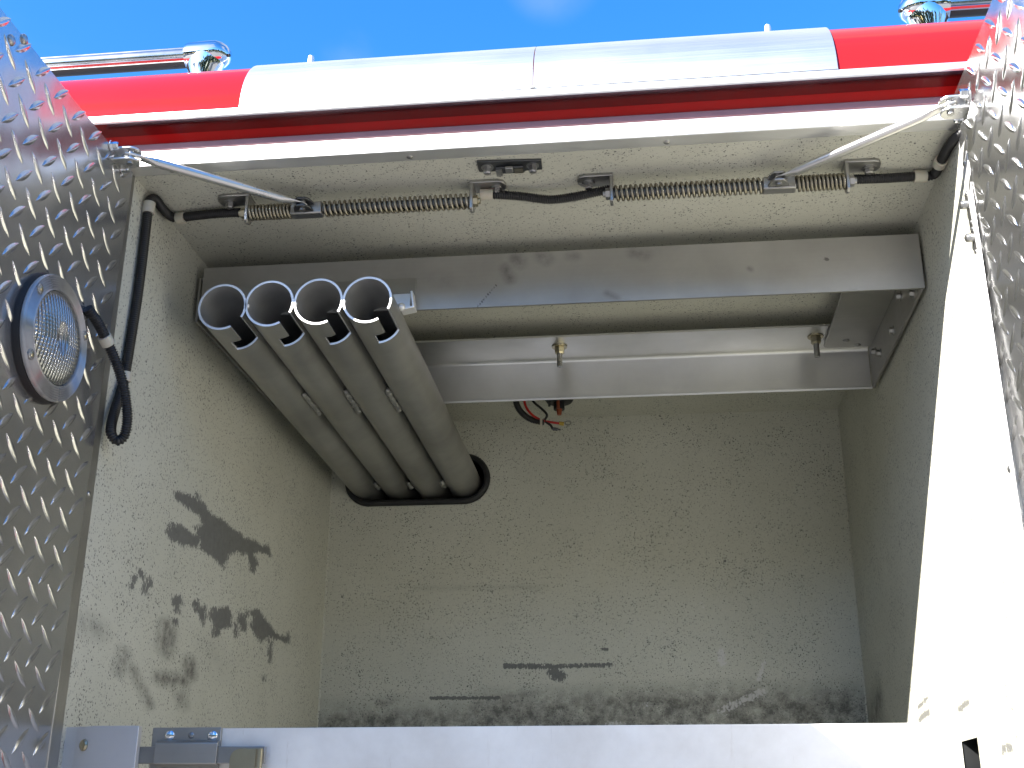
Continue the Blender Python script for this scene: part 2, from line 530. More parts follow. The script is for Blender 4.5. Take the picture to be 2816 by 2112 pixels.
def capsules(caps, i, j, si=1.0):
    """soft field: 1 on the middle line of each smear, .5 at its radius, 0 at twice the radius"""
    def fn(P):
        out = np.zeros(len(P))
        X = P[:, i] * si; Z = P[:, j]
        for ax, az, bx, bz, r, w in caps:
            ax, bx = ax * si, bx * si
            dx, dz = bx - ax, bz - az
            t = np.clip(((X - ax) * dx + (Z - az) * dz) / (dx * dx + dz * dz + 1e-9), 0, 1)
            d = np.hypot(X - ax - t * dx, Z - az - t * dz)
            out = np.maximum(out, w * np.clip(1 - 0.5 * d / r, 0, 1))
        return out
    return fn

# patches where the coating is worn through, as outlines on the left wall (depth, height)
LEFT_WORN = [[(0.2479, -0.385), (0.2886, -0.3753), (0.3652, -0.3696), (0.4055, -0.3797), (0.4511, -0.3739), (0.493, -0.3779), (0.5438, -0.3759), (0.5626, -0.3803), (0.6242, -0.3707), (0.6631, -0.3726), (0.6955, -0.3637), (0.7166, -0.3794), (0.6796, -0.3797), (0.6375, -0.3858), (0.6211, -0.3954), (0.6426, -0.4059), (0.629, -0.4266), (0.6107, -0.4274), (0.5956, -0.4039), (0.5764, -0.3993), (0.5609, -0.4085), (0.5426, -0.4052), (0.4963, -0.4225), (0.4748, -0.4494), (0.4539, -0.4454), (0.4218, -0.4414), (0.3843, -0.4415), (0.3706, -0.4312), (0.3624, -0.441), (0.3284, -0.446), (0.2956, -0.4508), (0.2569, -0.4533), (0.2361, -0.447), (0.2451, -0.4337), (0.2884, -0.4245), (0.3376, -0.4283), (0.3571, -0.4211), (0.3409, -0.4144), (0.3743, -0.4037), (0.3565, -0.392), (0.3139, -0.3922), (0.2662, -0.3916)], [(0.1577, -0.5179), (0.1772, -0.5163), (0.1814, -0.5213), (0.1739, -0.5251)], [(0.147, -0.5292), (0.1528, -0.5304), (0.1428, -0.5437), (0.1362, -0.5454)], [(0.1881, -0.5246), (0.2011, -0.5186), (0.2011, -0.5291), (0.1903, -0.5428), (0.1805, -0.5446)], [(0.2872, -0.5287), (0.3125, -0.5253), (0.3182, -0.5342), (0.3088, -0.5482), (0.2994, -0.5498), (0.287, -0.5397)], [(0.3626, -0.5214), (0.3775, -0.5187), (0.3931, -0.5289), (0.4141, -0.52), (0.4194, -0.54), (0.4105, -0.5531), (0.3978, -0.541), (0.3733, -0.5348)], [(0.4391, -0.521), (0.4689, -0.5172), (0.4982, -0.5081), (0.5177, -0.5048), (0.5377, -0.518), (0.5335, -0.5338), (0.4956, -0.5438), (0.4756, -0.5576), (0.4578, -0.5629), (0.4591, -0.5389), (0.4395, -0.5368)], [(0.5672, -0.5075), (0.6075, -0.5036), (0.6102, -0.5318), (0.5925, -0.5317), (0.5707, -0.521)], [(0.5526, -0.5267), (0.5648, -0.5247), (0.5704, -0.5462), (0.5578, -0.5467)], [(0.6061, -0.4981), (0.6169, -0.4949), (0.6165, -0.5036), (0.6104, -0.5046)], [(0.6277, -0.4945), (0.6623, -0.4842), (0.7235, -0.4965), (0.7612, -0.5058), (0.7988, -0.5109), (0.8403, -0.5048), (0.8544, -0.4947), (0.8627, -0.5062), (0.8485, -0.5162), (0.7898, -0.5169), (0.7205, -0.524), (0.6995, -0.5375), (0.6643, -0.5294), (0.6338, -0.5181), (0.6483, -0.5027)], [(0.7434, -0.5282), (0.758, -0.5261), (0.7602, -0.5635), (0.7456, -0.5654)], [(0.7237, -0.5917), (0.7351, -0.5904), (0.7348, -0.5972), (0.7235, -0.5985)], [(0.2967, -0.5612), (0.3067, -0.5596), (0.3061, -0.5671), (0.2985, -0.5675)], [(0.3364, -0.3656), (0.3472, -0.3627), (0.3476, -0.3696), (0.3394, -0.3713)]]
LEFT_SMUDGE = [(0.278, -0.577, 0.278, -0.605, 0.010, 0.8), (0.374, -0.615, 0.377, -0.627, 0.009, 0.85), (0.268, -0.648, 0.357, -0.641, 0.008, 0.7), (0.142, -0.629, 0.136, -0.653, 0.007, 0.55), (0.172, -0.646, 0.243, -0.686, 0.006, 0.5), (0.026, -0.611, 0.054, -0.612, 0.012, 0.35), (0.351, -0.661, 0.362, -0.674, 0.008, 0.5), (0.45, -0.575, 0.5, -0.60, 0.02, .15), (0.9, -0.72, 1.09, -0.70, 0.03, .5)]
BACK_STAIN = [(-0.164, -0.532, -0.06, -0.534, 0.0044, .95), (-0.06, -0.534, 0.053, -0.532, 0.0034, .95), (-0.065, -0.548, -0.05, -0.555, 0.0094, 1.0), (-0.316, -0.595, -0.173, -0.596, 0.003, 0.9), (0.035, -0.501, 0.046, -0.501, 0.0028, 0.9)]
BACK_SMUDGE = [(-0.154, -0.593, -0.079, -0.589, 0.012, 0.5), (-0.014, -0.617, 0.171, -0.609, 0.026, 0.75), (0.171, -0.609, 0.353, -0.606, 0.026, 0.75), (0.352, -0.619, 0.522, -0.611, 0.028, 0.65), (-0.517, -0.645, -0.014, -0.652, 0.02, 0.8), (-0.014, -0.652, 0.536, -0.65, 0.024, 0.85), (-0.352, -0.369, -0.078, -0.371, 0.005, 0.16), (-0.422, -0.605, -0.393, -0.605, 0.013, 0.5), (-.54, -.70, .54, -.70, .06, 1.0), (-.5, -.652, .54, -.648, .030, .85), (-.2, -.635, .52, -.63, .036, .9), (.08, -.600, .40, -.598, .02, .6)]  # grime, with wide bands painted in to dim the wall base
CHIP = [(0.275, -0.507, 0.276, -0.53, 0.0075, .95), (0.358, -0.528, 0.345, -0.564, 0.0042, .95), (0.27, -0.623, 0.354, -0.585, 0.0095, 0.75), (0.247, -0.365, 0.255, -0.366, 0.003, 0.6), (0.238, -0.407, 0.245, -0.419, 0.0038, 0.55), (0.12, -0.609, 0.127, -0.611, 0.0065, 0.65), (0.041, -0.647, 0.073, -0.649, 0.0075, 0.65)]
RIGHT_STAIN = [(0.55, -0.655, 0.62, -0.662, 0.003, .9), (0.55, -0.675, 0.62, -0.68, 0.0045, .95), (0.31, -0.684, 0.36, -0.688, 0.004, .9), (0.14, -0.752, 0.17, -0.752, 0.005, .9)]
def patches(polys, i, j, si, soft=.015):
    """soft field: .5 on the outline of each patch, rising to 1 inside and falling to 0 outside"""
    def fn(P):
        X = P[:, i] * si; Z = P[:, j]
        best = np.full(len(P), -1.0)
        for poly in polys:
            q = np.array(poly) * (si, 1.0)
            near = (X > q[:, 0].min() - .02) & (X < q[:, 0].max() + .02) & (Z > q[:, 1].min() - .02) & (Z < q[:, 1].max() + .02)
            x = X[near]; z = Z[near]
            d = np.full(len(x), 9.0); ins = np.zeros(len(x), bool)
            for k in range(len(q)):
                a = q[k]; b = q[(k + 1) % len(q)]
                e = b - a
                t = np.clip(((x - a[0]) * e[0] + (z - a[1]) * e[1]) / (e @ e + 1e-12), 0, 1)
                d = np.minimum(d, np.hypot(x - a[0] - t * e[0], z - a[1] - t * e[1]))
                c = (a[1] > z) != (b[1] > z)
                ins ^= c & (x < (b[0] - a[0]) * (z - a[1]) / (b[1] - a[1] + 1e-12) + a[0])
            sd = np.where(ins, d, -d)
            best[near] = np.maximum(best[near], sd)
        return np.clip(.5 + best / soft, 0, 1)
    return fn
ZERO = lambda P: np.zeros(len(P))

wall_grid('compartment_wall', (-H, 0, 0), (0, D, 0), (0, 0, ZF), 330, 330,
          {'stain': patches(LEFT_WORN, 1, 2, .34), 'smudge': capsules(LEFT_SMUDGE, 1, 2, .4), 'chip': ZERO},
          label='speckled left side wall with dark scuffs where the coating is worn off')

# stadium-shaped pipe slot in the back wall
SX0, SX1, SZ, SR = -0.462, -0.254, -0.1335, 0.0495
def in_slot(c, grow=0.0):
    x = min(max(c[0], SX0), SX1)
    return math.hypot(c[0] - x, c[2] - SZ) < SR - 0.003 + grow
wall_grid('compartment_wall', (-H, D, 0), (2 * H, 0, 0), (0, 0, ZF), 220, 186,
          {'stain': capsules(BACK_STAIN, 0, 2), 'smudge': capsules(BACK_SMUDGE, 0, 2), 'chip': capsules(CHIP, 0, 2)},
          skip=in_slot, label='speckled back wall with grime and painted darkening along its lower part')
# right wall with a square bolt pocket
PY0, PY1, PZ1 = 0.283, 0.370, -0.729
wall_grid('compartment_wall', (H, 0, 0), (0, D, 0), (0, 0, ZF), 219, 186,
          {'stain': capsules(RIGHT_STAIN, 1, 2, .5), 'smudge': capsules([(0.95, -.62, 1.08, -.66, .03, .7), (.9, -.72, 1.09, -.72, .04, .8)], 1, 2), 'chip': ZERO},
          skip=lambda c: PY0 < c[1] < PY1 and c[2] < PZ1, label='speckled right side wall, sunlit along its front edge')
pk = Mb()
pk.box(H + .0005, H + .15, PY0 - .006, PY0 - .002, ZF, PZ1 + .006).box(H + .0005, H + .15, PY1 + .002, PY1 + .006, ZF, PZ1 + .006)
pk.box(H + .0005, H + .15, PY0 - .002, PY1 + .002, PZ1 + .002, PZ1 + .006).box(H + .15, H + .153, PY0, PY1, ZF, PZ1)
pk.build('bolt_pocket', M['dark_steel'], truck, label='square bolt pocket sunk in the sunlit right wall')  # dark metal stands in for the shade deep in the pocket

wall_grid('compartment_ceiling', (-H, 0, 0), (2 * H, 0, 0), (0, D, 0), 4, 4, mat='liner')
wall_grid('compartment_floor', (-H, 0, ZF), (2 * H, 0, 0), (0, D, 0), 4, 4, mat='liner')

# caulked corners of the liner
for x in (-H + .0006, H - .0006):
    b = Mb()
    pts = [(x + random.uniform(-.0008, .0008), D - .001, -0.03 - k * .006) for k in range(150)]
    b.sweep(pts, lambda i: .0022 + .0007 * math.sin(i * 1.7) + random.uniform(-.0006, .0006), 6)
    b.build('corner_caulk', M['liner'], truck)

# slot cavity behind the back wall and its rubber edging
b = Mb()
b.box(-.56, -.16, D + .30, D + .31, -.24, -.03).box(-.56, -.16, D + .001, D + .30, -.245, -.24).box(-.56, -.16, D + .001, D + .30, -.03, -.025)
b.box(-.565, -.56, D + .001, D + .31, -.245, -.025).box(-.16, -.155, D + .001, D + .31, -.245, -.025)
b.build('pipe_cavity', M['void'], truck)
path = []
for k in range(25):
    a = -math.pi / 2 + math.pi * k / 24
    path.append((SX1 + SR * math.cos(a), D - .004, SZ + SR * math.sin(a)))
for k in range(25):
    a = math.pi / 2 + math.pi * k / 24
    path.append((SX0 + SR * math.cos(a), D - .004, SZ + SR * math.sin(a)))
b = Mb().sweep(path, 0.0072, 10, closed=True)
b.build('slot_edging', M['rubber'], truck, label='black rubber edging round the pipe slot')

# aluminium door frame: head and two jambs, with screws
fr = Mb().box(-.60, .60, -.0254, 0.0, -.0012, .0228).build('frame_head', M['alu_lit'], truck, bevel=.0012)
for x in (-.4914, -.1613, .1801, .4698):
    Mb().screw((x, -.0105, -.0012), (0, 0, -1), .0042).build('screw', M['zinc'], fr)
for s in (-1, 1):
    x0, x1 = sorted((s * (H - .0007), s * (H + .05)))
    jb = Mb().box(x0, x1, -.0254, .0012, ZF - .05, -.0014)
    if s > 0:   # outer side follows the slightly sagging door
        jb = Mb().box(x0, x0 + .0010, -.0254, .0012, ZF - .05, -.0014).prism([(x0 + .001, -.0014), (x0 + .001, ZF - .05), (.5482 + .024 * .96, ZF - .05), (x0 + .0018, -.0014)], 'y', -.0030, .0012)
    jb = fixn(jb.build('frame_jamb', M['alu_dull'] if s < 0 else M['jamb'], truck, bevel=.0012))  # same frame, coloured darker for the shaded jamb, paler for the sunlit
    for z in (-.058, -.457, -.80):
        Mb().screw((s * (H - .0007), -.012, z), (-s, 0, 0), .0040).build('screw', M['zinc'], jb)

# red fascia, pinkish strip, drip rail, rounded roof edge with its two bare metal covers
Mb().box(-2.4, 2.4, .0, .02, .0229, .0650).build('fascia_panel', M['red'], truck)
Mb().box(-.60, .60, -.0035, -.0002, .0380, .0478).build('pinkish_strip', M['pinkish'], truck, bevel=.001)  # thin dull pink strip above the frame head
dr = Mb().prism([(-.0356, .0668), (-.0340, .0651), (.02, .0651), (.02, .0775), (-.0340, .0775), (-.0356, .0762)], 'x', -2.4, 2.4)
dr = dr.build('drip_rail', M['alu_lit'], truck)
Mb().box(-2.4, 2.4, -.0336, -.0002, .0646, .0650).build('rail_underside', M['polished'], dr)  # thin sheet added to carry the painted shade
def cove(x0, x1, R_, grow, th=.003):
    """quarter-round roof edge starting on the drip rail"""
    cy, cz = -.033 + .13, .0778
    out = [(cy - (R_ + grow) * math.cos(a), cz + (R_ + grow) * math.sin(a)) for a in np.linspace(0, math.pi / 2, 28)]
    inn = [(cy - (R_ + grow - th) * math.cos(a), cz + (R_ + grow - th) * math.sin(a)) for a in np.linspace(0, math.pi / 2, 28)]
    return Mb().prism(out + inn[::-1], 'x', x0, x1)
cove(-2.4, 2.4, .1275, 0, .02).build('roof_edge', M['red'], truck, sharp=25)
for x0, x1 in ((-.3965, .0062), (.0076, .4030)):
    c = cove(x0, x1, .1275, .0035, .003)
    c.box(x0, x1, -.0358, -.0325, .0776, .0790)
    c.build('edge_cover', M['cover'], truck, sharp=25)
b = Mb().box(.004, .0098, -.0368, -.0345, .0777, .0812)
b.build('cover_rivet', M['alu_dull'], truck)
Mb().box(-2.4, 2.4, .097, 2.2, .185, .205).build('roof_panel', M['alu'], truck)
for x0, x1 in ((-2.4, -.601), (.601, 2.4)):
    Mb().box(x0, x1, .0, 2.2 if x0 < 0 else .03, -1.9, .0228).build('side_panel', M['red'], truck, bevel=.004)
Mb().box(-.600, .600, .0, 2.2, -1.9, ZF - .05).build('lower_panel', M['red'], truck, bevel=.004)
Mb().box(-.600, .600, 1.45, 2.2, ZF - .049, .184).build('rear_body', M['red'], truck)
b = Mb().box(-.600, -H - .012, .0, 1.45, ZF - .049, .0227).box(H + .160, .720, .03, 1.45, ZF - .049, .0227)
b.box(-.600, .600, .021, 1.45, .03, .10).box(.72, 2.4, .031, 2.2, -1.9, .0226)
b.build('light_block_shell', M['void'], truck)  # unseen filler boxes added to block light behind the thin walls

# ------------------------------------------------------------------ doors of treadplate, both swung out square
def lozenges(pts_fn, y0, y1, z0, z1, s, keep=None):
    """raised lens-shaped bars in two crossing directions on the plane x = 0, standing out along s"""
    mb = Mb()
    P = 0.0459
    ny = int((y1 - y0) / P * 2) + 4; nz = int((z1 - z0) / P * 2) + 4
    ts = np.linspace(-1, 1, 9)
    i0 = math.floor((y0 + .1597) / (P / 2)) - 1; j0 = math.floor((z0 + .5035) / (P / 2)) - 1
    for i in range(i0, i0 + ny):
        for j in range(j0, j0 + nz):
            if (i + j) % 2: continue
            y = -.1597 + i * P / 2; z = -.5035 + j * P / 2
            if not (y0 < y < y1 and z0 < z < z1): continue
            if keep and not keep(y, z): continue
            a = R(-38) if i % 2 == 0 else R(46)
            hl = .0208; hw = .0052; hh = .0021
            ca, sa = math.cos(a), math.sin(a)
            rows = []
            for t in ts:
                w = hw * (1 - abs(t) ** 2.0) + .0002; h = hh * (1 - t ** 4)
                rows.append([(t * hl, -w, -.0003), (t * hl, -w * .45, h * .8), (t * hl, 0, h), (t * hl, w * .45, h * .8), (t * hl, w, -.0003)])
            v = []; f = []
            for r_ in rows:
                for (p, q, h) in r_:
                    v.append((s * h, y + p * ca - q * sa, z + p * sa + q * ca))
            for k in range(len(ts) - 1):
                for l in range(4):
                    A_ = k * 5 + l
                    f.append((A_, A_ + 1, A_ + 6, A_ + 5) if s > 0 else (A_, A_ + 5, A_ + 6, A_ + 1))
            mb.add(v, f)
    return mb

# left door: hinged on the left jamb, 0.85 m wide
ZT, ZB = -0.0095, -0.90
lean_l = lambda p: (p[0] - .5416 - .0126 * (-.05 - p[2]), p[1], p[2])
door_l = thing('compartment_door', (-.56, -.03, -.90), 'left treadplate door in shade with a round light and the black hose', 'door')
Mb().box(-.0016, 0, -.85, -.0240, ZB, ZT).map(lean_l).build('tread_panel', M['tread'], door_l)
lozenges(None, -.84, -.030, ZB + .01, ZT - .003, 1, keep=lambda y, z: math.hypot(y + .170, z + .313) > .074).map(lean_l).build('tread_pattern', M['tread'], door_l, kind='stuff', sharp=40)
Mb().box(-.055, -.0022, -.86, -.030, ZB, ZT - .002).map(lean_l).build('door_skin', M['red'], door_l, bevel=.006)
Mb().cyl((-.003, -.0243, ZB), (-.003, -.0243, ZT - .03), .0030, 10).map(lean_l).build('hinge_pin', M['chrome'], door_l)
for y, z in ((-.345, -.030), (-.322, -.012)):
    Mb().screw((0, y, z), (1, 0, 0), .0065).map(lean_l).build('screw', M['zinc'], door_l)

# right door: sunlit
lean_r = lambda p: (p[0] + .5490 + .024 * max(-.02 - p[2], -.08), p[1], p[2])
door_r = thing('compartment_door', (.575, -.03, -.90), 'right treadplate door in bright sunshine', 'door')
ZTR = 0.041
Mb().box(0, .0016, -.46, -.0035, ZB, ZTR).map(lean_r).build('tread_panel', M['tread_sun'], door_r)
lozenges(None, -.45, -.008, ZB + .01, ZTR - .004, -1).map(lean_r).build('tread_pattern', M['tread_sun'], door_r, kind='stuff', sharp=40)
Mb().box(.0022, .055, -.47, -.012, ZB, ZTR - .002).map(lean_r).build('door_skin', M['red'], door_r, bevel=.006)
hb = Mb().box(-.0035, -.0002, -.011, .002, -.195, -.095).map(lean_r).build('hinge_leaf', M['zinc'], door_r)
for z in (-.112, -.158):
    Mb().lathe([(.0058, 0), (.0058, .006), (.0048, .0085), (.002, .010)], (-.0035, -.004, z), (-1, 0, 0), 16).map(lean_r).build('bolt', M['zinc'], hb)
for z in (-.098, -.138, -.147, -.178):
    Mb().screw((-.0035, -.006, z), (-1, 0, 0), .003).map(lean_r).build('screw', M['zinc'], hb)
kl = Mb()
ring = [(-.018 + .0, -.035 + .012 * math.cos(a), -.752 + .014 * math.sin(a)) for a in np.linspace(0, 2 * math.pi, 24, endpoint=False)]
kl.sweep(ring, .0032, 8, closed=True).box(-.018, -.001, -.040, -.032, -.775, -.762).map(lean_r)
kl.build('pull_ring', M['chrome'], door_r)

# ------------------------------------------------------------------ round compartment light on the left door
LY, LZ, LX = -.1735, -.3155, -.5480
lamp = thing('dome_light', (LX, LY, LZ), 'round clear dome light with ribbed lens on the left door', 'lamp')
bs = Mb().lathe([(.0758, 0.0), (.0762, .007), (.0750, .011), (.070, .0125)], (LX, LY, LZ), (1, 0, 0), 64)
bs.build('base', M['rubber'], lamp)
prof = [(.0738, .0115), (.0745, .0145), (.0735, .0165)]
for k in range(6):
    r_ = .0725 - k * .0027
    prof += [(r_, .0174 + k * .0004), (r_ - .0015, .0158 + k * .0004)]
prof += [(.0558, .0190), (.0550, .0170)]
Mb().lathe(prof, (LX, LY, LZ), (1, 0, 0), 72, capend=False).build('bezel', M['bezel'], lamp, sharp=50)
# reflector bowl and bulb
Mb().lathe([(.055, .0150), (.045, .0085), (.028, .0040), (.010, .0028), (.001, .0028)], (LX, LY, LZ), (1, 0, 0), 48, capend=False).build('reflector', M['chrome'], lamp)
Mb().lathe([(.0001, .0030), (.006, .0035), (.0075, .007), (.0065, .0105), (.003, .0125), (.0002, .013)], (LX, LY + .004, LZ), (1, 0, 0), 18, capend=False).build('bulb', M['lens'], lamp)
ln = Mb(); NU, NV = 132, 60
idx = {}
for i in range(NU + 1):
    u = -1 + 2 * i / NU
    for j in range(NV + 1):
        w = (-1 + 2 * j / NV) * math.sqrt(max(0, 1 - u * u))
        r2 = u * u + w * w
        # ribs run in two fields, tilted against each other above and below the middle
        q = u + (.25 * w if w < -.1 else -.02)
        h = .0175 + .0060 * (1 - r2) + .0021 * abs(math.sin(q * 9.5 * math.pi)) * (1 - r2 ** 3)
        h += .00025 * math.sin(w * 75)
        if u * u * 2.2 + w * w < .11: h -= .0045 * (1 - (u * u * 2.2 + w * w) / .11)
        y = LY - u * .0545 * math.cos(.18) - w * .0545 * math.sin(.18)
        z = LZ + w * .0545 * math.cos(.18) - u * .0545 * math.sin(.18)
        ln.v.append((LX + h, y, z))
for i in range(NU):
    for j in range(NV):
        k = i * (NV + 1) + j
        ln.f.append((k, k + 1, k + NV + 2, k + NV + 1))
fixn(ln.build('lens', M['lens'], lamp, sharp=80))
for a in (155, 35, -38):
    y = LY - .066 * math.cos(R(a)) * (1) ; z = LZ + .066 * math.sin(R(a))
    sq = Mb().lathe([(.0062, 0), (.0062, .0035), (.0045, .0042)], (LX + .0155, y, z), (1, 0, 0), 16)
    so = sq.build('screw_lug', M['bezel'], lamp)
    Mb().screw((LX + .0190, y, z), (1, 0, 0), .0036).build('screw', M['zincy'], so)

# ------------------------------------------------------------------ corrugated hoses
def hose(name, pts, r, parent, mat='black', pitch=.0032):
    p = spline(pts, pitch / 4)
    prof = (1.0, 1.0, .80, .80)
    return Mb().sweep([tuple(q) for q in p], lambda i: r * prof[i % 4], 12).build(name, M[mat], parent, sharp=60)

def clip(pos, d, r, parent, L_=.011, foot=None):
    pos = Vector(pos); d = Vector(d).normalized()
    mb = Mb().cyl(pos - d * (L_ / 2), pos + d * (L_ / 2), r, 20)
    if foot: mb.box(*foot)
    return mb.build('clip', M['nylon'], parent, bevel=.0006)

HR = .0068
cond = thing('conduit', (-.535, .03, -.38), 'black corrugated hose looping from the round light up to the ceiling corner', 'hose')
hose('hose', [(-.5395, -.098, -.244), (-.534, -.078, -.255), (-.530, -.058, -.270), (-.524, -.038, -.291), (-.519, -.020, -.316), (-.517, -.002, -.350), (-.521, .006, -.374), (-.529, .004, -.383),
              (-.537, .000, -.372), (-.540, .009, -.343), (-.5415, .0225, -.312), (-.542, .029, -.288), (-.542, .0325, -.244), (-.542, .037, -.177), (-.542, .038, -.117), (-.542, .037, -.050), (-.542, .0375, -.020),
              (-.5405, .050, -.0085), (-.540, .075, -.009), (-.538, .098, -.009), (-.530, .108, -.009), (-.510, .104, -.009), (-.46, .096, -.011), (-.423, .088, -.016)], HR, cond)
clip((-.530, -.0575, -.2705), (.2, .7, -.55), .0086, cond, .013)
clip((-.542, .0300, -.286), (0, .06, -1), .0085, cond, .013)
clip((-.542, .0375, -.030), (0, 0, -1), .0088, cond, .017)
clip((-.524, .1068, -.0092), (1, -.15, 0), .0088, cond, .013)
cond2 = thing('conduit', (.02, .08, -.01), 'black corrugated hose sagging between the two spring stays', 'hose')
hose('hose', [(-.078, .079, -.013), (-.050, .083, -.013), (-.020, .089, -.014), (.018, .093, -.019), (.055, .088, -.019), (.085, .082, -.017), (.103, .079, -.016)], HR, cond2)
clip((-.070, .0800, -.013), (1, .1, 0), .0080, cond2, .018)
cond3 = thing('conduit', (.50, .09, -.01), 'short black corrugated hose bent round the ceiling corner by the right door', 'hose')
hose('hose', [(.428, .085, -.017), (.47, .092, -.014), (.51, .097, -.011), (.532, .099, -.0105), (.540, .094, -.0105), (.5415, .083, -.0105), (.5415, .062, -.0105), (.5415, .045, -.012), (.5425, .025, -.012), (.547, .002, -.012), (.556, -.018, -.014)], HR, cond3)
clip((.522, .0985, -.0105), (1, .1, 0), .0086, cond3, .017)
clip((.5415, .064, -.0105), (0, 1, 0), .0088, cond3, .014)

# ------------------------------------------------------------------ spring-loaded door stays under the ceiling
AY, AZ = .0680, -.0290
def helix(x0, x1, turns, r=.0096, wire=.0021):
    n = int(turns * 18)
    return [(x0 + (x1 - x0) * i / n, AY + r * math.cos(2 * math.pi * turns * i / n), AZ + r * math.sin(2 * math.pi * turns * i / n)) for i in range(n + 1)], wire

def stay(xa, xs0, xs1, xb, foot_a, foot_b, ta, tb, rod_end, sx, label, zmat):
    """xa, xb: bracket legs; xs0..xs1: slider; foot_a/foot_b: which way each bracket's foot points"""
    t = thing('door_stay', ((xa + xb) / 2, AY, 0), label, 'door stay', 'spring stays that hold the doors open')
    for x, ft in ((xa, foot_a), (xb, foot_b)):
        br = Mb()
        y0, y1 = AY - .008, AY + .022
        xf = x + ft * .047
        lo, hi = sorted((x - ft * .0015, xf))
        # rounded foot on the ceiling
        c = .010
        pr = [(x - ft * .0025, y0), (xf - ft * c, y0), (xf - ft * c * .3, y0 + c * .3), (xf, y0 + c), (xf, y1 - c), (xf - ft * c * .3, y1 - c * .3), (xf - ft * c, y1), (x - ft * .0025, y1)]
        br.prism(pr, 'z', -.0048, -.0002)
        # leg with rounded tip
        lp = [(y0, -.0049), (y1, -.0049), (y1 - .002, -.030), (AY + .009, -.043), (AY, -.046), (AY - .007, -.043), (y0, -.030)]
        br.prism(lp, 'x', x - .0025, x + .0025)
        bo = fixn(br.build('bracket', M['zinc'], t, bevel=.001))
        fixn(Mb().hexbolt((xf - ft * .015, AY + .012, -.0048), (0, 0, -1), .0062, .0065).build('bolt', M['zinc'], bo))
        fixn(Mb().cyl((x + ft * .0026, AY, AZ), (x + ft * .0085, AY, AZ), .0082, 6).cyl((x + ft * .0085, AY, AZ), (x + ft * .012, AY, AZ), .0045, 12).build('nut', M[zmat], bo))
    Mb().cyl((xa, AY, AZ), (xb, AY, AZ), .0066, 14).build('guide_rod', M['dark_steel'], t)
    for a, b_, tn in ((xa + .003, xs0 - .0005, ta), (xs1 + .0005, xb - .003, tb)):
        pth, wr = helix(a, b_, tn)
        Mb().sweep(pth, wr, 7).build('spring', M['spring'], t, sharp=80)
    # slider block with its pivot lug
    sl = Mb().box(xs0, xs1, AY - .0085, AY + .0085, AZ - .0098, AZ + .0088)
    xm = (xs0 + xs1) / 2 - .002
    so = sl.build('slider', M['zinc'], t, bevel=.002)
    lg = [(xm - .014, AY - .0086), (xm + .014, AY - .0086), (xm + .011, AY - .020), (xm + .006, AY - .026), (xm - .006, AY - .026), (xm - .011, AY - .020)]
    lo = Mb().prism(lg, 'z', AZ - .0072, AZ - .0042).prism(lg, 'z', AZ + .0040, AZ + .0070)
    lo = fixn(lo.build('lug', M['dark_steel'] if zmat == 'zincy' else M['zinc'], so, bevel=.0008))
    pv = Vector((xm, AY - .017, AZ))
    Mb().cyl(pv + Vector((0, 0, -.0105)), pv + Vector((0, 0, .009)), .0042, 14).build('pivot_pin', M['zinc'], so)
    # rod from slider to the door bracket, flattened at both ends
    e = Vector(rod_end)
    d = (e - pv).normalized(); n_ = Vector((-d.y, d.x, 0)).normalized(); z_ = d.cross(n_)
    Lr = (e - pv).length
    rb = Mb()
    secs = [(-.006, .0030, .0018), (0, .0062, .0018), (.012, .0062, .0020), (.026, .0062, .0052), (.030, .0064, .0062), (Lr - .034, .0064, .0062), (Lr - .026, .0066, .0045), (Lr - .016, .0072, .0024), (Lr, .0072, .0024), (Lr + .008, .0040, .0024)]
    NS = 16
    for s_, a_, b_ in secs:
        for k in range(NS):
            an = 2 * math.pi * k / NS
            rb.v.append(tuple(pv + d * s_ + n_ * (a_ * math.cos(an)) + z_ * (b_ * math.sin(an))))
    for k in range(len(secs) - 1):
        for l in range(NS):
            rb.f.append((k * NS + l, k * NS + (l + 1) % NS, (k + 1) * NS + (l + 1) % NS, (k + 1) * NS + l))
    rb.f.append(tuple(range(NS - 1, -1, -1))); rb.f.append(tuple(range((len(secs) - 1) * NS, len(secs) * NS)))
    fixn(rb.build('stay_rod', M['rod'], t, sharp=50))
    # fork on the door
    px = sx * .5440
    ey, ez = e.y, e.z
    base = []
    for k in range(24):
        a = 2 * math.pi * k / 24
        yy = .024 * math.cos(a); zz = .010 * math.sin(a)
        base.append((ey + .006 + yy * .88 + zz * .35, ez + .002 - yy * .30 + zz * 1.0))
    x0, x1 = sorted((px, px - sx * .0035))
    fk = Mb().prism(base, 'x', x0, x1)
    for zz in (ez + .0065, ez - .0095):
        tab = []
        L0 = px - sx * .002
        tip = e.x - sx * .004
        for k in range(13):
            a = -math.pi / 2 + math.pi * k / 12
            tab.append((tip - sx * .011 * math.cos(a) + sx * .004, ey + .004 + .0125 * math.sin(a)))
        tab = [(L0, ey + .004 - .0125)] + tab + [(L0, ey + .004 + .0125)]
        fk.prism(tab, 'z', zz, zz + .003)
    fo = fixn(fk.build('door_fork', M['rod'], t, bevel=.0008))
    Mb().cyl((e.x, ey, ez - .013), (e.x, ey, ez + .0115), .0042, 14).build('fork_pin', M['zinc'], fo)
    for yy, zz in ((-.0135, .0075), (.0235, -.0045)):
        fixn(Mb().hexbolt((px - sx * .0035, ey + yy, ez + zz), (-sx, 0, 0), .0052, .009).build('bolt', M['chrome'], fo))
    return t

